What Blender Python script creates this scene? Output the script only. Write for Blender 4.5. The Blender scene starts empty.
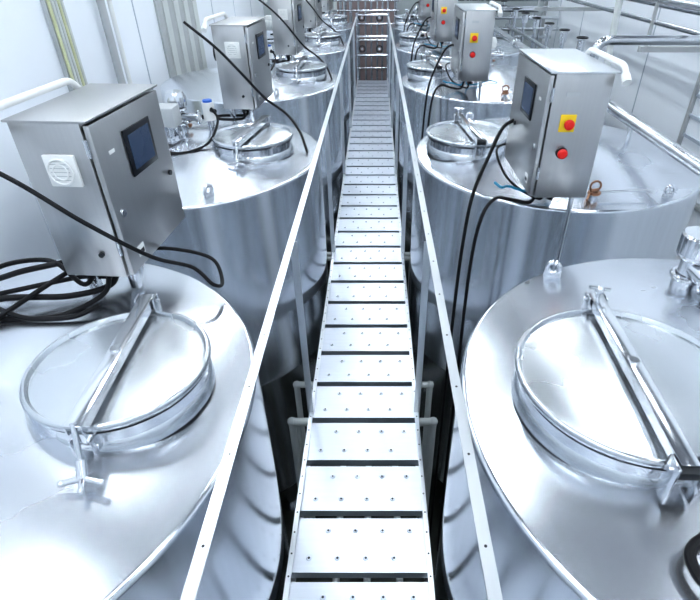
import bpy, bmesh, math, random
from mathutils import Vector, Matrix
random.seed(4)
S = bpy.context.scene
try:
    S.view_settings.view_transform = 'Standard'
    S.view_settings.look = 'Medium High Contrast'
except Exception:
    pass

# ------------------------------------------------------------ materials
def new_mat(name):
    m = bpy.data.materials.new(name); m.use_nodes = True
    return m, m.node_tree, m.node_tree.nodes['Principled BSDF']

def plain(name, col, rough=0.5, metal=0.0, emit=None, es=0.0, var=0.06, scale=8, spec=.5):
    m, nt, b = new_mat(name)
    b.inputs['Roughness'].default_value = rough
    b.inputs['Metallic'].default_value = metal
    b.inputs['Specular IOR Level'].default_value = spec
    tc = nt.nodes.new('ShaderNodeTexCoord')
    n = nt.nodes.new('ShaderNodeTexNoise'); n.inputs['Scale'].default_value = scale; n.inputs['Detail'].default_value = 4
    nt.links.new(tc.outputs['Object'], n.inputs['Vector'])
    r = nt.nodes.new('ShaderNodeValToRGB')
    r.color_ramp.elements[0].position = .3; r.color_ramp.elements[1].position = .7
    r.color_ramp.elements[0].color = tuple(max(0, c*(1-var)) for c in col)+(1,)
    r.color_ramp.elements[1].color = tuple(min(1, c*(1+var)) for c in col)+(1,)
    nt.links.new(n.outputs['Fac'], r.inputs['Fac'])
    nt.links.new(r.outputs['Color'], b.inputs['Base Color'])
    if emit:
        b.inputs['Emission Color'].default_value = tuple(emit)+(1,)
        b.inputs['Emission Strength'].default_value = es
    return m

def steel(name, col=(.74,.77,.80), rough=.25, stretch=(1,1,1), scale=40, rv=.08, bump=.02, cv=.04):
    m, nt, b = new_mat(name)
    b.inputs['Metallic'].default_value = 1
    tc = nt.nodes.new('ShaderNodeTexCoord')
    mp = nt.nodes.new('ShaderNodeMapping'); mp.inputs['Scale'].default_value = stretch
    nt.links.new(tc.outputs['Object'], mp.inputs['Vector'])
    n = nt.nodes.new('ShaderNodeTexNoise'); n.inputs['Scale'].default_value = scale; n.inputs['Detail'].default_value = 3
    nt.links.new(mp.outputs['Vector'], n.inputs['Vector'])
    n2 = nt.nodes.new('ShaderNodeTexNoise'); n2.inputs['Scale'].default_value = 2.0; n2.inputs['Detail'].default_value = 1
    nt.links.new(tc.outputs['Object'], n2.inputs['Vector'])
    add = nt.nodes.new('ShaderNodeMath'); add.operation = 'ADD'
    nt.links.new(n.outputs['Fac'], add.inputs[0]); nt.links.new(n2.outputs['Fac'], add.inputs[1])
    mr = nt.nodes.new('ShaderNodeMapRange')
    mr.inputs['From Min'].default_value = .6; mr.inputs['From Max'].default_value = 1.4
    mr.inputs['To Min'].default_value = max(.03, rough-rv); mr.inputs['To Max'].default_value = rough+rv
    nt.links.new(add.outputs[0], mr.inputs['Value']); nt.links.new(mr.outputs[0], b.inputs['Roughness'])
    cr = nt.nodes.new('ShaderNodeMapRange')
    cr.inputs['From Min'].default_value = .6; cr.inputs['From Max'].default_value = 1.4
    cr.inputs['To Min'].default_value = 1-cv; cr.inputs['To Max'].default_value = 1+cv
    nt.links.new(add.outputs[0], cr.inputs['Value'])
    mx = nt.nodes.new('ShaderNodeVectorMath'); mx.operation = 'SCALE'
    mx.inputs[0].default_value = col
    nt.links.new(cr.outputs[0], mx.inputs['Scale']); nt.links.new(mx.outputs[0], b.inputs['Base Color'])
    if bump:
        bp = nt.nodes.new('ShaderNodeBump'); bp.inputs['Strength'].default_value = bump; bp.inputs['Distance'].default_value = .002
        nt.links.new(n.outputs['Fac'], bp.inputs['Height']); nt.links.new(bp.outputs[0], b.inputs['Normal'])
    return m

M = {}
M['shell'] = steel('tank_shell_steel', (.68,.71,.75), .19, (1,1,.03), 40, .04, .06, .05)
M['top'] = steel('tank_top_steel', (.68,.71,.76), .25, (1,1,1), 4, .03, 0, .012)
M['lid'] = steel('lid_steel', (.65,.68,.71), .26, (1,1,1), 5, .03, 0, .012)
M['polish'] = steel('polished_steel', (.72,.74,.77), .16, (1,1,1), 20, .03, 0, .03)
M['cab'] = steel('cabinet_brushed_steel', (.52,.52,.52), .33, (1,1,.03), 120, .04, .03)
M['slat'] = steel('walkway_plate_steel', (.64,.68,.75), .36, (.1,1,1), 60, .06, .04, .06)
M['rail'] = steel('rail_steel', (.72,.75,.78), .33, (1,.1,1), 50, .05, .03)
M['pipe'] = steel('pipe_steel', (.60,.62,.65), .22, (1,1,1), 30, .05, 0)
M['black'] = plain('black_rubber', (.010,.010,.012), .5, spec=.25)
M['dark'] = plain('dark_plastic', (.03,.033,.038), .4, spec=.3)
M['hole'] = plain('dark_recess', (.05,.055,.06), .7)
M['white'] = plain('white_plastic', (.80,.81,.80), .4, var=.02)
M['grey'] = plain('grey_plastic', (.45,.47,.48), .5)
M['bezel'] = plain('screen_bezel', (.015,.017,.022), .3, spec=.3)
M['screen'] = plain('screen_glass', (.02,.03,.05), .2, emit=(.10,.2,.45), es=.12, spec=.4)
M['yellow'] = plain('yellow_plate', (.9,.62,.02), .45, var=.03)
M['red'] = plain('red_button', (.75,.02,.015), .35, var=.03)
M['green'] = plain('green_fitting', (.02,.42,.10), .4)
M['blue'] = plain('blue_fitting', (.02,.12,.5), .4)
M['teal'] = plain('blue_cable', (.02,.25,.42), .5)
M['brass'] = plain('copper_clamp', (.36,.20,.13), .3, metal=1.0)
M['pvc'] = plain('pvc_pipe', (.62,.65,.64), .45, var=.04)
M['wall'] = plain('wall_white_panel', (.86,.90,.95), .45, var=.015, scale=2)
M['joint'] = plain('panel_joint', (.45,.50,.57), .6)
M['ceil'] = plain('ceiling_dark_grey', (.13,.145,.17), .6, var=.05, scale=2)
M['floor'] = plain('floor_resin', (.055,.062,.052), .3, var=.35, scale=3)
M['back'] = plain('back_wall_panel', (.42,.46,.47), .5, var=.05, scale=2)
M['rust'] = plain('door_panel', (.28,.22,.22), .5)
M['yline'] = plain('yellow_green_cable', (.62,.64,.42), .5)
M['lamp'] = plain('lamp_diffuser', (1,1,1), .5, emit=(.88,.945,1.0), es=34.0)

# ------------------------------------------------------------ mesh builder
class G:
    def __init__(s, name, parent=None, loc=(0,0,0), rot=0.0):
        s.name=name; s.parent=parent; s.loc=loc; s.rot=rot
        s.bm=bmesh.new(); s.mats=[]
    def mi(s, k):
        if k not in s.mats: s.mats.append(k)
        return s.mats.index(k)
    def _tag(s, faces, k):
        i=s.mi(k)
        for f in faces: f.material_index=i
    def box(s, lo, hi, k, bev=0.0):
        lo=Vector(lo); hi=Vector(hi)
        r=bmesh.ops.create_cube(s.bm,size=1.0,matrix=Matrix.Translation((lo+hi)/2)@Matrix.Diagonal((*(hi-lo),1)))
        vs=r['verts']; fs=set(f for v in vs for f in v.link_faces); s._tag(fs,k)
        if bev>0:
            es=list(set(e for v in vs for e in v.link_edges))
            rr=bmesh.ops.bevel(s.bm,geom=es,offset=bev,segments=2,affect='EDGES',profile=.5)
            s._tag(rr['faces'],k)
    def cyl(s, a, b, r, k, seg=16, r2=None):
        a=Vector(a); b=Vector(b); d=b-a
        if d.length<1e-6: return
        q=d.to_track_quat('Z','Y').to_matrix().to_4x4()
        rr=bmesh.ops.create_cone(s.bm,cap_ends=True,cap_tris=False,segments=seg,radius1=r,radius2=r if r2 is None else r2,depth=d.length,
            matrix=Matrix.Translation((a+b)/2)@q)
        s._tag(set(f for v in rr['verts'] for f in v.link_faces),k)
    def sph(s, c, r, k, sc=(1,1,1)):
        rr=bmesh.ops.create_uvsphere(s.bm,u_segments=16,v_segments=10,radius=r,matrix=Matrix.Translation(c)@Matrix.Diagonal((*sc,1)))
        s._tag(set(f for v in rr['verts'] for f in v.link_faces),k)
    def lathe(s, prof, k, c=(0,0,0), seg=64, R=None):
        c=Vector(c); R=R or Matrix.Identity(3)
        rings=[]
        for (r,z) in prof:
            if r<1e-6: rings.append([s.bm.verts.new(c+R@Vector((0,0,z)))])
            else: rings.append([s.bm.verts.new(c+R@Vector((r*math.cos(2*math.pi*i/seg),r*math.sin(2*math.pi*i/seg),z))) for i in range(seg)])
        fs=[]
        for A,B in zip(rings,rings[1:]):
            for i in range(seg):
                j=(i+1)%seg
                if len(A)==1 and len(B)==1: continue
                if len(A)==1: fs.append(s.bm.faces.new((A[0],B[i],B[j])))
                elif len(B)==1: fs.append(s.bm.faces.new((A[i],A[j],B[0])))
                else: fs.append(s.bm.faces.new((A[i],A[j],B[j],B[i])))
        s._tag(fs,k)
    def torus(s, c, R, r, k, axis='Z', seg=32):
        n=10; c=Vector(c); rings=[]
        for i in range(seg):
            a=2*math.pi*i/seg; ring=[]
            for j in range(n):
                b=2*math.pi*j/n
                v=Vector(((R+r*math.cos(b))*math.cos(a),(R+r*math.cos(b))*math.sin(a),r*math.sin(b)))
                if axis=='Y': v=Vector((v.x,v.z,v.y))
                if axis=='X': v=Vector((v.z,v.x,v.y))
                ring.append(s.bm.verts.new(c+v))
            rings.append(ring)
        fs=[]
        for i in range(seg):
            A=rings[i];B=rings[(i+1)%seg]
            for j in range(n):
                fs.append(s.bm.faces.new((A[j],B[j],B[(j+1)%n],A[(j+1)%n])))
        s._tag(fs,k)
    def tube(s, pts, r, k, seg=12, smooth=True):
        P=[Vector(p) for p in pts]
        if smooth and len(P)>2:
            Q=[]; E=[P[0]*2-P[1]]+P+[P[-1]*2-P[-2]]
            for i in range(1,len(E)-2):
                for t in [x/10 for x in range(10)]:
                    a,b,c,d=E[i-1],E[i],E[i+1],E[i+2]
                    Q.append(.5*((2*b)+(c-a)*t+(2*a-5*b+4*c-d)*t*t+(3*b-a-3*c+d)*t**3))
            Q.append(P[-1]); P=Q
        T0=(P[1]-P[0]).normalized()
        up=Vector((0,0,1)) if abs(T0.z)<.9 else Vector((1,0,0))
        N=T0.cross(up).normalized(); rings=[]
        for i,p in enumerate(P):
            T=(P[min(i+1,len(P)-1)]-P[max(i-1,0)]).normalized()
            N=(N-T*N.dot(T)).normalized(); B=T.cross(N)
            rings.append([s.bm.verts.new(p+r*(N*math.cos(2*math.pi*j/seg)+B*math.sin(2*math.pi*j/seg))) for j in range(seg)])
        fs=[]
        for A,B in zip(rings,rings[1:]):
            for j in range(seg): fs.append(s.bm.faces.new((A[j],A[(j+1)%seg],B[(j+1)%seg],B[j])))
        fs.append(s.bm.faces.new(rings[0][::-1])); fs.append(s.bm.faces.new(rings[-1]))
        s._tag(fs,k)
    def bent(s, pts, r, k, rb=None):
        """pipe with rounded elbows"""
        rb=rb or r*2.5; P=[Vector(p) for p in pts]; Q=[P[0]]
        for i in range(1,len(P)-1):
            a=(P[i-1]-P[i]).normalized(); b=(P[i+1]-P[i]).normalized()
            p0=P[i]+a*rb; p1=P[i]+b*rb
            for t in [x/8 for x in range(9)]:
                Q.append(p0*(1-t)**2+P[i]*2*t*(1-t)+p1*t*t)
        Q.append(P[-1]); s.tube(Q,r,k,seg=16,smooth=False)
    def done(s, ang=35):
        bmesh.ops.recalc_face_normals(s.bm,faces=s.bm.faces)
        me=bpy.data.meshes.new(s.name); s.bm.to_mesh(me); s.bm.free()
        for k in s.mats: me.materials.append(M[k])
        for p in me.polygons: p.use_smooth=True
        me.set_sharp_from_angle(angle=math.radians(ang))
        ob=bpy.data.objects.new(s.name,me); S.collection.objects.link(ob)
        ob.location=s.loc; ob.rotation_euler=(0,0,s.rot)
        if s.parent: ob.parent=s.parent
        return ob
def empty(name, loc=(0,0,0), rot=0.0):
    e=bpy.data.objects.new(name,None); S.collection.objects.link(e); e.location=loc; e.rotation_euler=(0,0,rot); e.empty_display_size=.1
    return e

# levels: floor 0, walkway 2.0, tank rim 2.77, camera 3.77
WZ=2.0
XL,XR,Y0,Y1,ZC=-2.15,3.2,-3.5,11.2,6.0
# ------------------------------------------------------------ room
def roombox(name,lo,hi,k):
    g=G(name); g.box(lo,hi,k); return g.done()
roombox('floor',(XL-.1,Y0-.1,-.1),(XR+.1,Y1+.1,0),'floor')
roombox('ceiling',(XL-.1,Y0-.1,ZC),(XR+.1,Y1+.1,ZC+.1),'ceil')
roombox('wall_left',(XL-.1,Y0,0),(XL,Y1,ZC),'wall')
roombox('wall_right',(XR,Y0,0),(XR+.1,Y1,ZC),'wall')
roombox('wall_back',(XL-.1,Y1,0),(XR+.1,Y1+.1,ZC),'back')
roombox('wall_front',(XL-.1,Y0-.1,0),(XR+.1,Y0,ZC),'wall')
n=0
for y in (1.2,2.45,5.2,6.5,7.7,8.9,10.1):
    n+=1
    g=G('trim_%d'%n); g.box((XL,y-.008,0),(XL+.004,y+.008,ZC),'joint'); g.done()
for y in (1.8,3.0,4.2,5.4,6.6,7.8,9.0,10.2):
    n+=1
    g=G('trim_%d'%n); g.box((XR-.004,y-.01,0),(XR,y+.01,ZC),'joint'); g.done()
# right: window with frame
g=G('window_1')
wy0,wy1,wz0,wz1=3.9,5.3,1.7,2.9
g.box((XR-.03,wy0,wz0),(XR-.002,wy1,wz1),'wall')
for (a,b,c,d) in ((wy0-.05,wy0,wz0-.05,wz1+.05),(wy1,wy1+.05,wz0-.05,wz1+.05),(wy0,wy1,wz0-.05,wz0),(wy0,wy1,wz1,wz1+.05),(wy0+.68,wy0+.72,wz0,wz1)):
    g.box((XR-.06,a,c),(XR-.002,b,d),'grey',.004)
for i in range(6):
    z=wz0+.1+i*.19; g.box((XR-.045,wy0,z),(XR-.03,wy1,z+.03),'joint')
g.done()
# doorway on the back wall
g=G('door_1')
g.box((-.75,Y1-.05,.005),(.35,Y1-.003,4.2),'rust'); 
for x in (-.8,.35): g.box((x,Y1-.08,.005),(x+.06,Y1-.003,4.25),'pvc')
g.box((-.8,Y1-.08,4.2),(.41,Y1-.003,4.26),'pvc')
g.cyl((.25,Y1-.09,2.2),(.25,Y1-.09,2.5),.012,'polish'); g.done()

# ceiling lamps
for x in (-1.45,.1,2.0):
    for y in (-2.2,.4,3.0,5.6,8.2,10.2):
        e=empty('ceiling_strip_lamp',(x,y,ZC))
        g=G('housing',e); g.box((-.08,-.8,-.08),(.08,.8,0),'white',.01); g.done()
        g=G('diffuser',e); g.box((-.06,-.78,-.10),(.06,.78,-.081),'lamp'); g.done()

# ------------------------------------------------------------ walkway
e=empty('catwalk',(-.056,0,WZ))
YE=9.0
g=G('side_channels',e)
for sx in (-1,1):
    a,b=(sx*.25,sx*.244)
    lo,hi=min(a,b),max(a,b)
    g.box((lo,-1.2,-.06),(hi,YE,.012),'rail')
    a,b=(sx*.25,sx*.225); g.box((min(a,b),-1.2,-.06),(max(a,b),YE,-.054),'rail')
    a,b=(sx*.25,sx*.232); g.box((min(a,b),-1.2,.008),(max(a,b),YE,.014),'rail')
    y=-1.1
    while y<YE:
        g.cyl((sx*.241,y,.014),(sx*.241,y,.0146),.0035,'hole',8); y+=.08
g.done()
g=G('tread_plates',e)
k=0; p=.235; y=.904-.235*9
while y+p<YE:
    a=y+.016; b=y+p-.016
    g.box((-.243,a,-.006),(.243,b,0),'slat')
    g.box((-.243,a,-.035),(.243,a+.004,-.006),'slat')
    g.box((-.243,b-.004,-.035),(.243,b,-.006),'slat')
    for xx in (-.18,-.08,.02,.12):
        for yy in (a+.05,b-.05):
            x2=xx+(0.06 if yy>a+.06 else -.0)
            g.cyl((x2,yy,-.001),(x2,yy,.0035),.011,'slat',12,.007)
            g.cyl((x2,yy,.0035),(x2,yy,.0042),.0045,'hole',8)
    y+=p
g.done()
g=G('cross_beams',e)
for y in [0.3+1.0*i for i in range(9)]:
    g.box((-.24,y-.02,-.10),(.24,y+.02,-.06),'rail')
for y in (.1,3.9,6.0,8.9):
    for x in (-.22,.22): g.box((x-.02,y-.02,-2.0),(x+.02,y+.02,-.06),'rail')
g.done()
# guard rails
RZ=2.898
for sx in (-1,1):
    X=-.056+sx*.25
    e=empty('guardrail',(X,0,0))
    g=G('top_rail',e)
    g.box((-.012,-1.2,RZ-.004),(.012,YE,RZ),'rail')
    a,b=sorted((sx*.012,sx*.008)); g.box((a,-1.2,RZ-.030),(b,YE,RZ-.004),'rail')
    y=-1.1
    while y<YE:
        g.cyl((0,y,RZ),(0,y,RZ+.0006),.003,'hole',8); y+=.2
    g.done()
    g=G('posts',e)
    y=.16
    while y<=YE:
        a,b=sorted((sx*.003,sx*.007)); g.box((a,y-.014,WZ-.06),(b,y+.014,RZ-.004),'rail')
        a,b=sorted((sx*.003,sx*-.02)); g.box((a,y-.014,WZ+.015),(b,y-.010,RZ-.004),'rail')
        y+=1.5
    g.done()

# ------------------------------------------------------------ tanks
def manhole(e, lx, ly, R, rot, style):
    """lx,ly local to tank; lid top plane at z=2.90"""
    ez=2.90
    g=G('manhole_collar',e,(lx,ly,0))
    g.lathe([(R-.012,2.79),(R-.012,ez-.03),(R-.006,ez-.028)],'polish',seg=72)
    g.lathe([(R-.002,2.80),(R-.006,2.828),(R-.012,2.836)],'lid',seg=72)
    g.done()
    g=G('manhole_lid',e,(lx,ly,0))
    g.lathe([(0,ez-.001),(R*.5,ez-.002),(R-.035,ez-.006),(R-.020,ez-.008),(R-.015,ez-.008),(R-.012,ez-.002),(R-.009,ez+.003),(R-.004,ez+.003),
             (R,ez+.001),(R+.003,ez-.006),(R,ez-.016),(R-.012,ez-.02)],'lid',seg=96)
    g.done(50)
    g=G('clamp_bar',e,(lx,ly,0),rot)
    L=R+.03; z=ez+.035; w=.019
    g.box((-w,-L,z-.003),(w,L,z+.003),'polish',.001)
    g.box((-w,-L,z-.026),(-w+.004,L,z),'polish'); g.box((w-.004,-L,z-.026),(w,L,z),'polish')
    g.cyl((0,0,ez-.002),(0,0,z+.008),.010,'polish'); g.cyl((0,0,z+.003),(0,0,z+.010),.013,'polish',6)
    for sx in (-1,1): g.box((sx*.025-.003,R-.005,2.83),(sx*.025+.003,R+.035,z+.003),'polish',.002)
    g.cyl((-.034,R+.018,z-.012),(.034,R+.018,z-.012),.006,'polish')
    if style=='L':
        for sx in (-1,1): g.box((sx*.022-.003,-R-.03,2.84),(sx*.022+.003,-R+.005,ez-.012),'polish',.002)
        g.cyl((-.032,-R-.018,2.862),(.032,-R-.018,2.862),.006,'polish')
        g.cyl((0,-R-.022,z+.005),(.01,-R-.065,2.86),.0065,'polish')
        c=Vector((.015,-R-.085,2.84))
        g.cyl((.01,-R-.06,2.868),c,.012,'polish')
        for a in (math.radians(-80),math.radians(200),math.radians(-20)):
            d=Vector((math.cos(a)*.045,math.sin(a)*.03,-.004)); g.cyl(c,c+d,.008,'polish',12,.006); g.sph(c+d,.008,'polish')
    else:
        g.box((-.026,-R-.045,z-.026),(.026,-R+.005,z-.004),'dark',.004)
        for sx in (-1,1): g.box((sx*.027-.003,-R-.045,2.83),(sx*.027+.003,-R-.005,z+.004),'polish',.002)
        g.cyl((-.038,-R-.026,z-.015),(.038,-R-.026,z-.015),.006,'polish')
        c=Vector((0,L-.02,z+.025)); g.cyl((0,L-.02,z),c,.007,'polish'); g.sph(c,.014,'polish')
        g.cyl(c+Vector((-.03,0,.010)),c+Vector((.03,0,.002)),.005,'polish')
    g.done()

def top_z(r):
    return 2.772+max(0,(.785-r))*.165
def lug(e,x,y,ang):
    z=top_z(math.hypot(x,y))
    g=G('lifting_lug',e,(x,y,z),ang)
    g.box((-.03,-.004,-.01),(.03,.004,.025),'polish',.001)
    g.torus((0,0,.038),.022,.009,'polish','Y',24)
    g.done()

def tank(cx, cy, lid, R, rot, style, extras=True):
    e=empty('storage_tank',(cx,cy,0))
    g=G('shell',e)
    pr=[(0,.34),(.12,.34),(.77,.44),(.795,.46),(.80,.49),(.80,1.55),(.802,1.553),(.802,1.560),(.80,1.563),(.80,2.758),(.799,2.764),(.796,2.769),(.791,2.772),(.785,2.773)]
    g.lathe(pr,'shell',seg=160); g.done(60)
    g=G('top_cone',e)
    g.lathe([(.785,2.773),(.70,top_z(.70)),(.6,top_z(.6)),(.4,top_z(.4)),(.2,top_z(.2)),(0,top_z(0))],'top',seg=160); g.done(60)
    g=G('legs',e)
    for a in (45,135,225,315):
        x,y=.62*math.cos(math.radians(a)),.62*math.sin(math.radians(a))
        g.cyl((x,y,.0),(x,y,.44),.04,'pipe'); g.cyl((x,y,0),(x,y,.012),.075,'pipe')
    g.done()
    manhole(e,lid[0]-cx,lid[1]-cy,R,rot,style)
    g=G('top_valve',e,(0,.05 if cx<0 else .12,top_z(.1)-.01))
    g.cyl((0,0,0),(0,0,.06),.035,'polish',24); g.torus((0,0,.06),.038,.010,'polish')
    g.cyl((0,0,.06),(0,0,.14),.028,'polish',24); g.torus((0,0,.14),.04,.010,'polish')
    g.lathe([(.03,.145),(.055,.16),(.06,.20),(.045,.235),(0,.245)],'white' if cx>0 else 'polish',seg=32)
    g.cyl((0,0,.10),(.12,-.03,.10),.022,'polish',20); g.torus((.12,-.03,.10),.03,.008,'polish','X')
    g.cyl((.05,0,.045),(.05,.02,.045),.01,'brass')
    g.done()
    return e

LX,RX=-1.13,1.03
ys=[.95+2.02*i for i in range(5)]
tl=[];tr=[]
lidL=[(-.655,.99,.222,.05),(-.70,2.93,.225,-.14),(-.675,5.0,.23,-.05),(-.67,7.03,.23,-.05),(-.67,9.05,.23,-.05)]
lidR=[(.63,.945,.275,-.045),(.53,2.98,.237,.10),(.52,5.05,.237,.1),(.52,7.03,.237,.1),(.52,9.05,.237,.1)]
for i,y in enumerate(ys):
    tl.append(tank(LX,y,lidL[i][:2],lidL[i][2],lidL[i][3],'L'))
    tr.append(tank(RX,y,lidR[i][:2],lidR[i][2],lidR[i][3],'R'))
# lugs
for i in range(5):
    lug(tr[i],-.386,.645,math.radians(-25)); lug(tr[i],.37,-.66,math.radians(15))
    lug(tl[i],.33,-.66,math.radians(60)); lug(tl[i],-.4,.6,0)

for i in range(4):
    g=G('vent_valve',tr[i],(.03,.53,top_z(.53)-.01))
    g.cyl((0,0,0),(0,0,.05),.045,'polish',32); g.torus((0,0,.05),.048,.010,'polish')
    g.cyl((0,0,.05),(0,0,.13),.038,'polish',32); g.torus((0,0,.13),.05,.011,'polish')
    g.lathe([(.05,.135),(.062,.14),(.064,.20),(.058,.207),(.0,.212)],'polish',seg=40)
    g.cyl((0,0,.09),(.02,-.12,.075),.034,'polish',32); g.torus((.017,-.10,.077),.04,.009,'polish','Y')
    g.cyl((.02,-.12,.075),(.025,-.17,.07),.036,'dark',24)
    g.sph((.05,-.18,.03),.03,'polish')
    g.done()
for i in range(1,4):
    g=G('clamp_port',tr[i],(0,-.69,top_z(.69)-.012))
    g.cyl((0,0,0),(0,0,.04),.018,'polish',20); g.torus((0,0,.042),.024,.007,'brass','Z')
    g.torus((0,-.0,.075),.024,.005,'brass','Y'); g.cyl((-.018,-.0,.05),(.018,0,.058),.008,'brass'); 
    g.cyl((.03,0,.045),(.27,.02,.05),.005,'polish'); g.cyl((-.025,-.01,.04),(-.045,-.045,.025),.006,'brass')
    g.done()
for i in range(1,4):
    g=G('level_sensor',tl[i],(.16,.10,top_z(.18)-.01))
    g.cyl((0,0,0),(0,0,.08),.02,'polish'); g.cyl((0,0,.08),(0,0,.18),.034,'white',24)
    g.cyl((0,0,.18),(0,0,.192),.026,'blue',24); g.cyl((0,0,.14),(.05,-.05,.14),.012,'dark'); g.done()
    # agitator gear motor with cooling fins lying over the flange
    g=G('agitator_motor',tl[i],(-.02,-.10,top_z(.12)-.01))
    g.cyl((0,0,0),(0,0,.03),.10,'polish',40)
    for a in range(6):
        x,y=.082*math.cos(a*math.pi/3),.082*math.sin(a*math.pi/3); g.cyl((x,y,.03),(x,y,.042),.009,'polish',6)
    g.cyl((0,0,.03),(0,0,.10),.06,'polish',32)
    g.box((-.07,-.06,.09),(.07,.06,.20),'grey',.015)
    g.cyl((-.07,0,.145),(-.22,0,.145),.06,'grey',32)
    for j in range(8): g.torus((-.085-j*.017,0,.145),.061,.004,'pvc','X',28)
    g.cyl((-.22,0,.145),(-.25,0,.145),.064,'dark',32)
    g.box((-.16,-.03,.20),(-.09,.03,.24),'white',.006)
    g.done()

# ------------------------------------------------------------ control cabinets
def cabinet(X0,Yn,door,rot=0.0,legs='tank'):
    """near corner on walkway side at X0,Yn ; door = +1 faces +X (left row), -1 faces -X (right row)"""
    e=empty('control_cabinet',(X0,Yn,2.92),rot)
    T,W,H=(.22,.43,.48) if door>0 else (.235,.50,.485)
    oh=.006 if door>0 else .016
    s=door
    def bx(g,x0,x1,y0,y1,z0,z1,k,bev=0):
        a,b=sorted((s*x0,s*x1)); g.box((a,y0,z0),(b,y1,z1),k,bev)
    g=G('body',e); bx(g,-T,-.022,0,W,0,H-.004,'cab',.004)
    bx(g,-T-oh,.002,-.008,W+.008,H-.006,H,'rail' if door<0 else 'cab',.001)
    g.done()
    g=G('door',e); bx(g,-.018,0,.004,W-.004,.006,H-.014,'cab',.004)
    for z in (.08,.38): g.cyl((s*-.02,.0,z),(s*-.02,.0,z+.05),.006,'polish')
    g.cyl((0,.04,.2),(s*.006,.04,.2),.012,'polish'); g.done()
    g=G('touch_screen',e)
    bx(g,0,.006,.15,.32,.27,.41,'bezel',.002); bx(g,.006,.0072,.168,.302,.288,.392,'screen'); g.done()
    g=G('door_label',e); bx(g,0,.0015,.06,.09,.37,.38,'white'); bx(g,0,.0015,.06,.10,.04,.075,'white'); bx(g,.0015,.002,.065,.095,.045,.06,'dark');
    g.cyl((0,.38,.20),(s*.008,.38,.20),.009,'dark'); g.done()
    if s>0:
        g=G('fan_vent',e)
        bx(g,-.15,-.06,-.012,0,.30,.39,'white',.004)
        g.cyl((-.105,-.012,.345),(-.105,-.018,.345),.036,'white',32)
        g.torus((-.105,-.018,.345),.035,.003,'white','Y'); g.torus((-.105,-.018,.345),.021,.002,'white','Y')
        for i in range(-2,3): g.box((-.132,-.0185,.345+i*.011-.001),(-.078,-.0175,.345+i*.011+.001),'grey')
        g.done()
        g=G('cable_entry',e); g.cyl((-.08,0,.08),(-.08,-.008,.08),.008,'dark'); g.done()
    else:
        g=G('emergency_stop',e)
        g.box((.065,-.006,.27),(.125,0,.335),'yellow',.003)
        g.cyl((.095,-.006,.303),(.095,-.02,.303),.012,'dark',20); g.lathe([(.014,0),(.019,.004),(.019,.013),(.014,.018),(0,.02)],'red',(.095,-.018,.303),24,Matrix.Rotation(math.radians(90),3,'X'))
        g.done()
        g=G('stop_button',e)
        g.cyl((.095,0,.19),(.095,-.01,.19),.022,'dark',24); g.lathe([(.016,0),(.019,.004),(.019,.013),(.014,.018),(0,.02)],'red',(.095,-.010,.19),24,Matrix.Rotation(math.radians(90),3,'X'))
        g.box((.07,-.002,.40),(.12,0,.415),'grey')
        g.done()
    g=G('conduit',e)
    x=s*(-T-.025)
    g.bent([(x,-.03,.47),(x,.0,.505),(x,.36,.505),(x,.44,.43),(x,.44,.1)],.011,'white',.03)
    g.cyl((x,-.05,.455),(x,-.02,.475),.017,'white')
    bx(g,-T-.03,-T,.35,.40,.40,.46,'polish')
    for z in (.15,): bx(g,-T-.03,-T,.41,.43,z,z+.02,'polish')
    g.done()
    g=G('cable_glands',e)
    for y in (.06,.12,.18,.24,.30):
        x=-.11; g.cyl((s*x,y,0),(s*x,y,-.03),.013,'dark',12)
    g.done()
    g=G('support_legs',e)
    if legs=='tank':
        for y in (.05,.32): bx(g,-T+.02,-T+.05,y,y+.03,-.135,0,'polish',.002)
        bx(g,-.09,-.06,.10,.13,-.11,0,'polish',.002)
    else:
        g.cyl((s*(-T+.05),.02,0),(s*(-T+.05),.02,-2.92),.010,'polish')
        bx(g,-T+.02,-T+.05,.32,.35,-.125,0,'polish',.002)
    g.done()
    return e
for i in range(5):
    cabinet(-.755,1.36+2.02*i,1,-.07)
RB=[1.98,4.22,6.25,8.25]
for y in RB:
    cabinet(.63,y,-1,.0,'floor')

# ------------------------------------------------------------ cables
def cable(name,pts,r=.007,k='black'):
    g=G(name); g.tube(pts,r,k,10); return g.done()
cable('power_cable',[(-1.25,1.25,3.44),(-.97,1.25,3.31),(-.78,1.25,3.16),(-.69,1.37,2.99),(-.60,1.44,2.91),(-.54,1.43,2.85),(-.53,1.49,2.82),(-.58,1.58,2.86),(-.70,1.58,2.90),(-.84,1.56,2.915)],.0065)
for j,(x,dy,zz) in enumerate([(-1.5,-.12,.0),(-1.5,-.02,.0),(-1.55,.08,.0),(-1.5,.2,.02),(-1.45,-.22,.0)]):
    y=1.43+.06*j
    cable('cabinet_cable',[(-.87,y,2.90),(-.88,y-.06,2.85),(-.98,y-.13+dy*.3,2.84+.015*j),(-1.15,1.30+dy*.8,2.87+.02*(j%2)),(-1.3,1.26+dy,2.845),(x,1.2+dy,2.82)],.008+.002*(j%2))
cable('looped_cable',[(-.92,1.45,2.90),(-.95,1.40,2.87),(-1.10,1.50,2.90),(-1.22,1.42,2.92),(-1.18,1.28,2.90),(-1.05,1.22,2.87),(-.92,1.24,2.855),(-.86,1.30,2.855)],.008)
g=G('hose_coupling')
g.cyl((-.985,.93,2.835),(-.955,.90,2.855),.017,'green',20); g.cyl((-.955,.90,2.855),(-.935,.88,2.862),.012,'polish',16)
g.cyl((-1.0,.945,2.83),(-.985,.93,2.838),.021,'green',8); g.sph((-.975,.965,2.85),.012,'green')
g.tube([(-.94,.885,2.86),(-.93,.84,2.855),(-.96,.78,2.845),(-1.05,.74,2.84),(-1.2,.76,2.84)],.012,'black')
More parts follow.
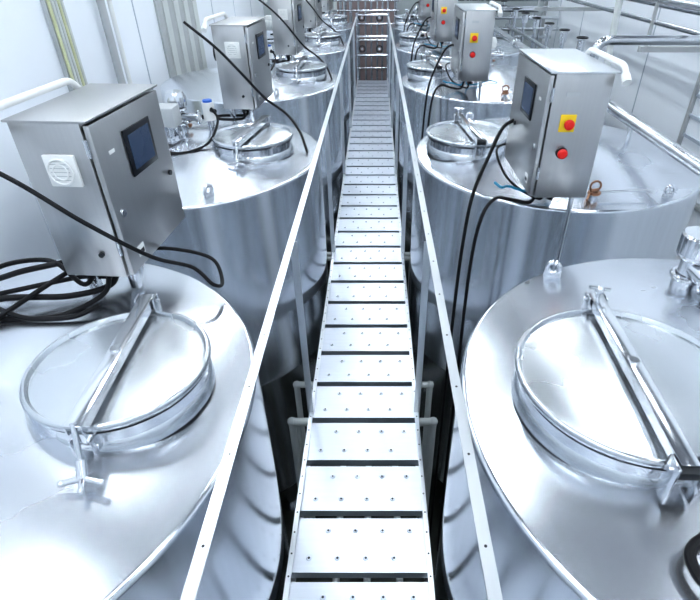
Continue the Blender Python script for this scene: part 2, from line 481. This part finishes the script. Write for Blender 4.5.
g.tube([(-1.0,.945,2.83),(-1.04,1.0,2.85),(-1.10,1.06,2.87),(-1.25,1.07,2.87)],.014,'dark')
g.done()
g=G('hose_bundle')
g.tube([(-1.3,.92,2.89),(-1.16,.99,2.90),(-1.08,1.03,2.87),(-1.05,.97,2.86),(-1.12,.9,2.87),(-1.3,.86,2.88)],.014,'dark')
g.tube([(-1.3,1.13,2.87),(-1.15,1.12,2.89),(-1.04,1.08,2.87),(-1.0,1.02,2.85)],.008,'teal')
g.done()
for i in range(1,4):
    o=2.02*i
    cable('power_cable',[(-1.1,1.30+o,3.42),(-.92,1.22+o,3.30),(-.80,1.2+o,3.18),(-.68,1.25+o,3.02),(-.55,1.22+o,2.93),(-.46,1.08+o,2.87),(-.42,.98+o,2.82),(-.40,.92+o,2.79)],.008)
    cable('cabinet_cable',[(-.87,1.45+o,2.90),(-.87,1.43+o,2.85),(-.98,1.36+o,2.86),(-1.1,1.28+o,2.90),(-1.2,1.1+o,2.88)],.009)
    cable('cabinet_cable',[(-.87,1.55+o,2.90),(-.88,1.55+o,2.84),(-1.0,1.45+o,2.86),(-1.15,1.3+o,2.88),(-1.35,1.25+o,2.86)],.009)
    cable('sensor_cable',[(-.94,1.00+o,3.02),(-.90,.96+o,2.96),(-.93,.80+o,2.88),(-1.05,.70+o,2.86),(-1.2,.70+o,2.88),(-1.32,.72+o,2.87)],.007)
for i in range(4):
    o=RB[i]-1.98
    cable('power_cable',[(.70,2.10+o,2.90),(.68,2.12+o,2.84),(.60,2.15+o,2.84),(.52,2.09+o,2.87),(.46,2.03+o,2.82),(.43,2.0+o,2.66),(.42,1.98+o,2.35),(.42,1.96+o,1.9),(.42,1.96+o,1.2),(.43,1.96+o,.3)],.008)
    cable('power_cable',[(.63,2.40+o,3.12),(.57,2.34+o,3.10),(.50,2.22+o,3.02),(.43,2.13+o,2.88),(.40,2.08+o,2.7),(.385,2.05+o,2.4),(.38,2.04+o,1.8),(.38,2.04+o,.3)],.008)
    cable('signal_cable',[(.74,2.16+o,2.90),(.74,2.18+o,2.83),(.64,2.36+o,2.85),(.60,2.52+o,2.94),(.70,2.62+o,2.94),(.85,2.56+o,2.90),(.95,2.66+o,2.90)],.006)
    cable('signal_cable',[(.72,2.22+o,2.90),(.70,2.25+o,2.84),(.62,2.28+o,2.85),(.58,2.24+o,2.86),(.56,2.30+o,2.86)],.006,'teal')
    cable('signal_cable',[(.74,2.28+o,2.90),(.76,2.30+o,2.835),(.84,2.30+o,2.835),(.95,2.36+o,2.85),(1.02,2.34+o,2.84)],.005,'teal')
cable('power_cable',[(1.0,.22,2.85),(.74,.34,2.84),(.62,.43,2.83),(.585,.49,2.83),(.61,.54,2.84),(.75,.58,2.86),(.95,.58,2.88)],.011)
cable('power_cable',[(1.0,.30,2.86),(.76,.38,2.87),(.64,.46,2.86),(.61,.43,2.85),(.66,.34,2.84),(.9,.18,2.81)],.011)

# ------------------------------------------------------------ pipework
g=G('process_pipe')
g.bent([(1.46,.9,2.955),(1.46,9.4,2.955),(2.6,9.4,2.955)],.032,'pipe'); 
for y in (1.9,3.9,5.9,7.9):
    g.torus((1.46,y,2.955),.036,.008,'polish','Y')
for i in range(5):
    g.cyl((1.46,ys[i],2.80),(1.46,ys[i],2.955),.012,'polish')
g.bent([(1.46,3.75,2.95),(1.46,3.75,3.27),(3.12,3.75,3.27),(3.12,3.75,5.9)],.030,'pipe',.09)
g.done()
g=G('overhead_pipe'); g.bent([(2.45,.6,3.38),(2.45,9.9,3.38),(2.45,9.9,4.5)],.034,'pipe',.09); g.bent([(2.75,.6,3.17),(2.75,9.8,3.17)],.024,'pipe'); 
g.cyl((2.1,.6,3.46),(2.1,4.5,3.46),.022,'pipe')
for y in (1.6,4.4,7.6): g.box((2.05,y-.02,3.10),(3.13,y+.02,3.14),'grey'); g.box((2.09,y-.01,3.14),(2.11,y+.01,3.45),'grey')
g.done()
# pipe rack across the far right end
g=G('pipe_rack')
for (z,y,x0) in ((2.62,9.95,.45),(2.78,10.05,.55),(2.92,10.15,.65),(3.04,10.25,.75),(2.45,10.3,.85),(2.25,10.0,.5)):
    g.bent([(x0,y,z-1.2),(x0,y,z),(3.15,y,z)],.027,'pipe',.08)
for x in (1.2,2.1,3.0): g.box((x-.025,10.38,0),(x+.025,10.43,4.2),'grey')
for x,z in ((.95,2.78),(1.5,2.62),(2.2,2.92),(1.9,2.62),(2.7,2.78)):
    y={2.78:10.05,2.62:9.95,2.92:10.15}[z]
    g.cyl((x-.06,y,z),(x+.06,y,z),.045,'polish'); g.cyl((x,y,z),(x,y,z+.1),.012,'polish'); g.torus((x,y,z+.1),.05,.008,'dark')
    g.cyl((x+.15,y,z),(x+.15,y,z-2.0),.02,'pipe')
g.done()
g=G('overhead_pipe')
for (x,z) in ((1.9,3.52),(2.15,3.60)):
    g.bent([(x,5.2,z),(x,9.8,z)],.025,'pipe')
g.cyl((1.88,5.2,3.52),(3.1,5.2,3.52),.025,'pipe')
g.bent([(2.0,4.6,1.0),(2.0,4.9,3.8),(2.0,4.9,4.6)],.028,'pvc',.05)
g.done()
# drops and valves along the right hand aisle
g=G('valve_manifold')
for z in (2.35,2.55,2.75): g.cyl((2.1,5.6,z),(2.1,9.3,z),.026,'pipe')
for y in (5.8,6.4,7.0,7.6,8.2,8.8):
    g.cyl((2.1,y,0),(2.1,y,2.9),.022,'pipe')
    g.cyl((2.1,y,2.9),(2.1,y,3.0),.04,'polish'); g.torus((2.1,y,3.02),.05,.009,'dark')
    g.cyl((2.02,y,2.55),(2.18,y,2.55),.035,'polish')
g.done()
# under-walkway pipes
g=G('low_pipework')
for (y,z,r) in ((2.10,1.45,.022),(2.22,1.30,.018),(2.36,1.50,.020),(4.12,1.45,.02),(4.3,1.3,.02)):
    g.cyl((-.5,y,z),(.36,y,z),r,'pvc')
    for x in (-.5,.34):
        g.cyl((x,y,0),(x,y,z),r,'pvc'); g.sph((x,y,z),r*1.25,'pvc')
for x in (-.22,-.05,.13):
    g.cyl((x,.2,.9),(x,8.8,.9),.02,'pvc')
    for y in (1.0,4.0,7.0): g.cyl((x,y,0),(x,y,.9),.015,'grey')
g.done()
# far-end manifold
g=G('end_manifold')
for x in (-.42,-.30,-.18,-.08,.02,.11,.20): g.cyl((x,9.95,0),(x,9.95,4.6),.018,'pipe')
for z in (2.0,2.2,2.45,2.7,2.9,3.05): g.cyl((-.9,9.9,z),(.38,9.9,z),.018,'pipe')
for x in (-.24,.06,-.6):
    for z in (2.32,2.8):
        g.torus((x,9.85,z),.05,.009,'dark','Y'); g.cyl((x,9.84,z),(x,9.95,z),.02,'polish')
for x in (-.8,-.6): g.cyl((x,9.97,0),(x,9.97,4.6),.024,'pipe')
for x in (-.55,-.45,.35): g.cyl((x,10.4,0),(x,10.4,5.9),.03,'pipe')
g.done()
g=G('end_railing')
for x in (-.30,.19): g.cyl((x,9.03,0),(x,9.03,2.95),.018,'polish')
for z in (2.35,2.62,2.92): g.cyl((-.30,9.03,z),(.19,9.03,z),.015,'polish')
g.done()
# left wall services
g=G('cable_tray'); x=XL+.002
g.box((x,3.78,.01),(x+.03,3.98,ZC-.01),'grey')
for i,yy in enumerate((3.80,3.84,3.88,3.92,3.96)):
    g.cyl((x+.04,yy,.01),(x+.04,yy,ZC-.01),.011,'yline' if i in (0,3) else 'pvc')
g.done()
g=G('wall_conduit'); g.cyl((x+.05,4.5,0.01),(x+.05,4.5,ZC-.01),.03,'grey'); g.cyl((x+.05,4.65,0.01),(x+.05,4.65,ZC-.01),.018,'white'); g.done()
g=G('strip_panel')
for j in range(8): g.box((x,5.7+j*.16,.01),(x+.02+.01*(j%2),5.84+j*.16,ZC-.01),'pvc' if j%2 else 'grey')
g.done()

# ------------------------------------------------------------ world + camera
w=bpy.data.worlds.new('World'); S.world=w; w.use_nodes=True
w.node_tree.nodes['Background'].inputs[0].default_value=(.8,.87,1,1); w.node_tree.nodes['Background'].inputs[1].default_value=.4
cam=bpy.data.cameras.new('Camera'); co=bpy.data.objects.new('Camera',cam); S.collection.objects.link(co)
co.location=(0,0,3.77); co.rotation_euler=(math.radians(90-34.5),0,0)
cam.sensor_width=36; cam.lens=512/700*36; cam.shift_x=-26/700; cam.clip_start=.02
S.camera=co
